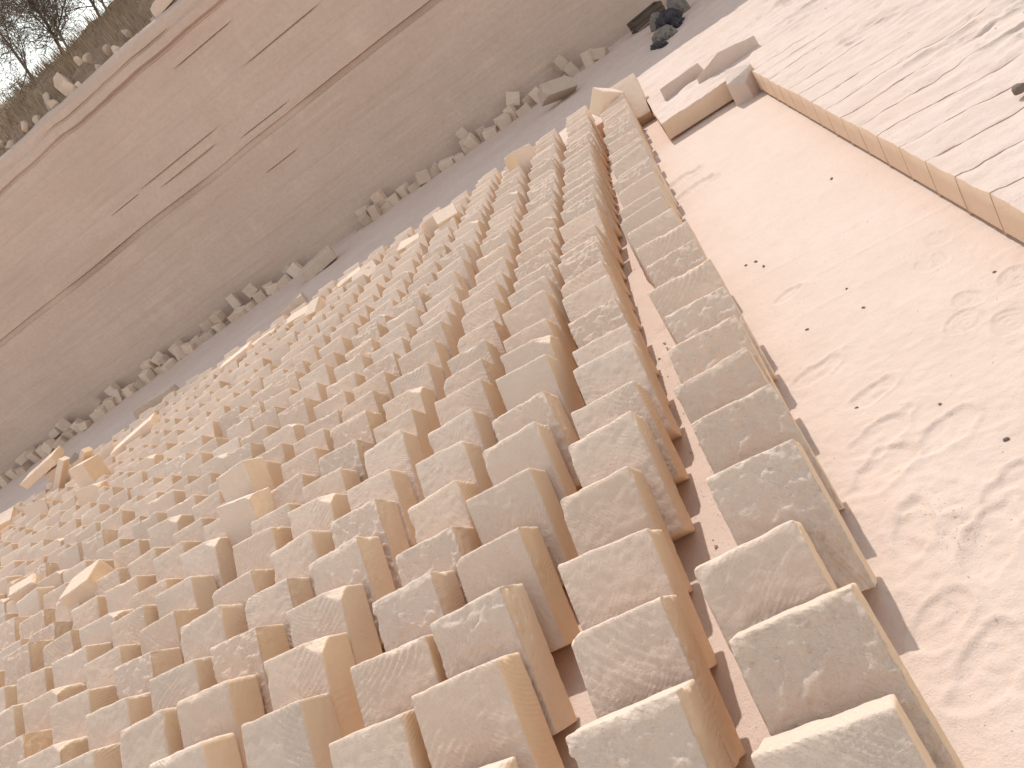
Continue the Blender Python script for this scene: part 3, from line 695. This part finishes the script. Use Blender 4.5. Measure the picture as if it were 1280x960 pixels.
# ------------------------------------------------------------------ things left by the far wall: crate and heap
def boxm(V, F, lo, hi, j=0):
    k = len(V); rr = random.Random(k+7)
    for x in (lo[0], hi[0]):
        for y in (lo[1], hi[1]):
            for z in (lo[2], hi[2]): V.append((x+rr.uniform(-j, j), y+rr.uniform(-j, j), z+rr.uniform(-j, j)))
    F += [(k, k+1, k+3, k+2), (k+4, k+6, k+7, k+5), (k, k+4, k+5, k+1), (k+2, k+3, k+7, k+6), (k, k+2, k+6, k+4), (k+1, k+5, k+7, k+3)]
cr = empty('wooden_crate', (.80, 14.05, .19), (R(3), R(-3), R(12))); tag(cr, 'dark weathered open wooden crate on the shaded floor by the wall', 'crate')
HW, HD, HH = .29, .17, .24
for nm, side in (('side_panel', -1), ('side_panel', 1)):
    V, F = [], []
    for i in range(3): boxm(V, F, (-HW, side*HD-.011, .01+i*.08), (HW, side*HD+.011, .078+i*.08), .003)
    link(nm, mesh_np(nm, V, F, M_WOOD, False), cr)
for side in (-1, 1):
    V, F = [], []
    for i in range(3): boxm(V, F, (side*(HW-.014)-.010, -HD+.014, .012+i*.08), (side*(HW-.014)+.010, HD-.014, .076+i*.08), .003)
    link('end_panel', mesh_np('end_panel', V, F, M_WOOD, False), cr)
V, F = [], []
for i in range(4): boxm(V, F, (-HW+.03, -HD+.016+i*.079, .002), (HW-.03, -HD+.086+i*.079, .02), .002)
link('bottom', mesh_np('bottom', V, F, M_WOOD, False), cr)
def cloth(name, cx, cy, sx, sy, sz, seed, mat, parent, tilt=0):
    bm = bmesh.new(); bmesh.ops.create_icosphere(bm, subdivisions=5, radius=1)
    P = np.array([v.co[:] for v in bm.verts])
    rgd = 1-np.abs(fbm(P[:, 0]*2.6+seed, P[:, 1]*2.6, P[:, 2]*2.6, seed, 4))*2.4
    P = P*(1+.22*fbm(P[:, 0]*1.3, P[:, 1]*1.3+seed, P[:, 2]*1.3, seed+3, 3)+.30*rgd)[:, None]*np.array([sx, sy, sz])
    P[:, 2] = np.maximum(P[:, 2], -sz*.25)+sz*.25
    P[:, 0] += cx; P[:, 1] += cy; P[:, 2] += P[:, 0]*0
    for v, q in zip(bm.verts, P): v.co = q
    me = bpy.data.meshes.new(name); bm.to_mesh(me); bm.free(); me.materials.append(mat)
    for p in me.polygons: p.use_smooth = True
    return link(name, me, parent)
hp = tag(cloth('tarpaulin_heap', 0, 0, .17, .34, .17, 4, M_TARP, None), 'crumpled dark tarpaulin heaped on the shaded floor near the crate', 'tarpaulin', None); hp.location = (.93, 12.1, .185); hp.rotation_euler = (0, 0, R(8))
hp = tag(cloth('sack', 0, 0, .13, .26, .11, 9, M_SACK, None), 'grey brown sack lying below the dark tarpaulin', 'sack', 'sacks by the tarpaulin'); hp.location = (.74, 11.55, .185); hp.rotation_euler = (0, 0, R(10))
hp = tag(cloth('sack', 0, 0, .13, .17, .22, 17, M_SACK, None), 'grey sack standing behind the dark tarpaulin', 'sack', 'sacks by the tarpaulin'); hp.location = (1.17, 12.65, .185)
hp = tag(cloth('sack', 0, 0, .12, .16, .17, 23, M_SACK, None), 'small grey sack between the crate and the tarpaulin', 'sack', 'sacks by the tarpaulin'); hp.location = (.84, 12.85, .185)
hp = tag(cloth('dark_rag', 0, 0, .07, .26, .045, 31, M_TARP, None), 'flat dark rag trailing from the lying sack', 'rag'); hp.location = (.60, 11.15, .185); hp.rotation_euler = (0, 0, R(14))

# ------------------------------------------------------------------ pebbles and chips
PB = [rock_mesh('floor_pebble', 1, 700+k, M_PEB, 2, .6) for k in range(4)]
PEB = [(.41, 1.80, .0085, 'lone dark pebble at the right edge of the bare floor'), (.34, 2.06, .006, 'dark pebble above the lone right edge pebble'), (.36, 2.79, .008, 'dark pebble in the middle of the bare floor'),
       (.36, 2.99, .007, 'dark pebble beyond the middle pebble on bare floor'), (.12, 3.70, .010, 'first pebble of the close trio beside the rows'), (.07, 3.72, .009, 'pebble of the close trio lying nearest the rows'), (.14, 3.60, .011, 'nearest pebble of the close trio beside the rows'),
       (.14, 2.84, .009, 'brown pebble lying alone beside the outermost row'), (.68, 4.17, .010, 'dark pebble below the middle of the scored bench'), (.77, 2.60, .007, 'dark pebble under the bench edge at the right'), (.13, 2.23, .008, 'dark pebble among footprints by the outermost row')]
for n, (x, y, s, lb) in enumerate(PEB):
    o = link('floor_pebble', PB[n % 4], None, (x, y, float(floor_h(np.array(x), np.array(y)))+s*.3), (0, 0, n*1.3)); o.scale = (s*1.3, s, s)
    tag(o, lb, 'pebble', 'dark pebbles on the bare floor')
VA, FA = [], []
ico = [(0, 0, 1), (.9, 0, .2), (-.3, .8, .3), (-.6, -.7, .2), (.2, .1, -.7)]; icf = [(0, 1, 2), (0, 2, 3), (0, 3, 1), (4, 2, 1), (4, 3, 2), (4, 1, 3)]
cx, cy, cs = [], [], []
for k in range(900): cx.append(rg.uniform(-.02, .89)); cy.append(1+5.8*rg.rand()**1.3); cs.append(.0008+.0026*rg.rand()**4)
for k in range(260): cx.append(rg.normal(.16, .035)); cy.append(rg.normal(1.60, .07)); cs.append(.0008+.0022*rg.rand()**3)
for k in range(3200): cx.append(rg.choice([-.43, -.86, -1.2, -1.7, -2.15, -2.55, -2.98, -3.4])+rg.normal(0, .04)); cy.append(rg.uniform(.8, 7.5)); cs.append(.0022+.011*rg.rand()**6)
cx, cy, cs = map(np.array, (cx, cy, cs)); ch = floor_h(cx, cy)
for x, y, s, z in zip(cx, cy, cs, ch):
    a = rg.uniform(0, 6.28); k = len(VA); ca, sa = math.cos(a)*s, math.sin(a)*s
    VA += [(x+p[0]*ca-p[1]*sa, y+p[0]*sa+p[1]*ca, z+p[2]*s*.7+s*.2) for p in ico]; FA += [tuple(i+k for i in f) for f in icf]
bx, by, bs = rg.uniform(.95, 3.6, 500), rg.uniform(1.8, 12, 500), .002+.009*rg.rand(500)**4
bh = bench_h(bx, by)
for x, y, s, z in zip(bx, by, bs, bh):
    a = rg.uniform(0, 6.28); k = len(VA); ca, sa = math.cos(a)*s, math.sin(a)*s
    VA += [(x+p[0]*ca-p[1]*sa, y+p[0]*sa+p[1]*ca, z+p[2]*s*.7) for p in ico]; FA += [tuple(i+k for i in f) for f in icf]
tag(link('stone_chips', mesh_np('stone_chips', VA, FA, M_GRIT, False)), 'tiny stone chips scattered over the floor and bench', 'stone chips', None, 'stuff')
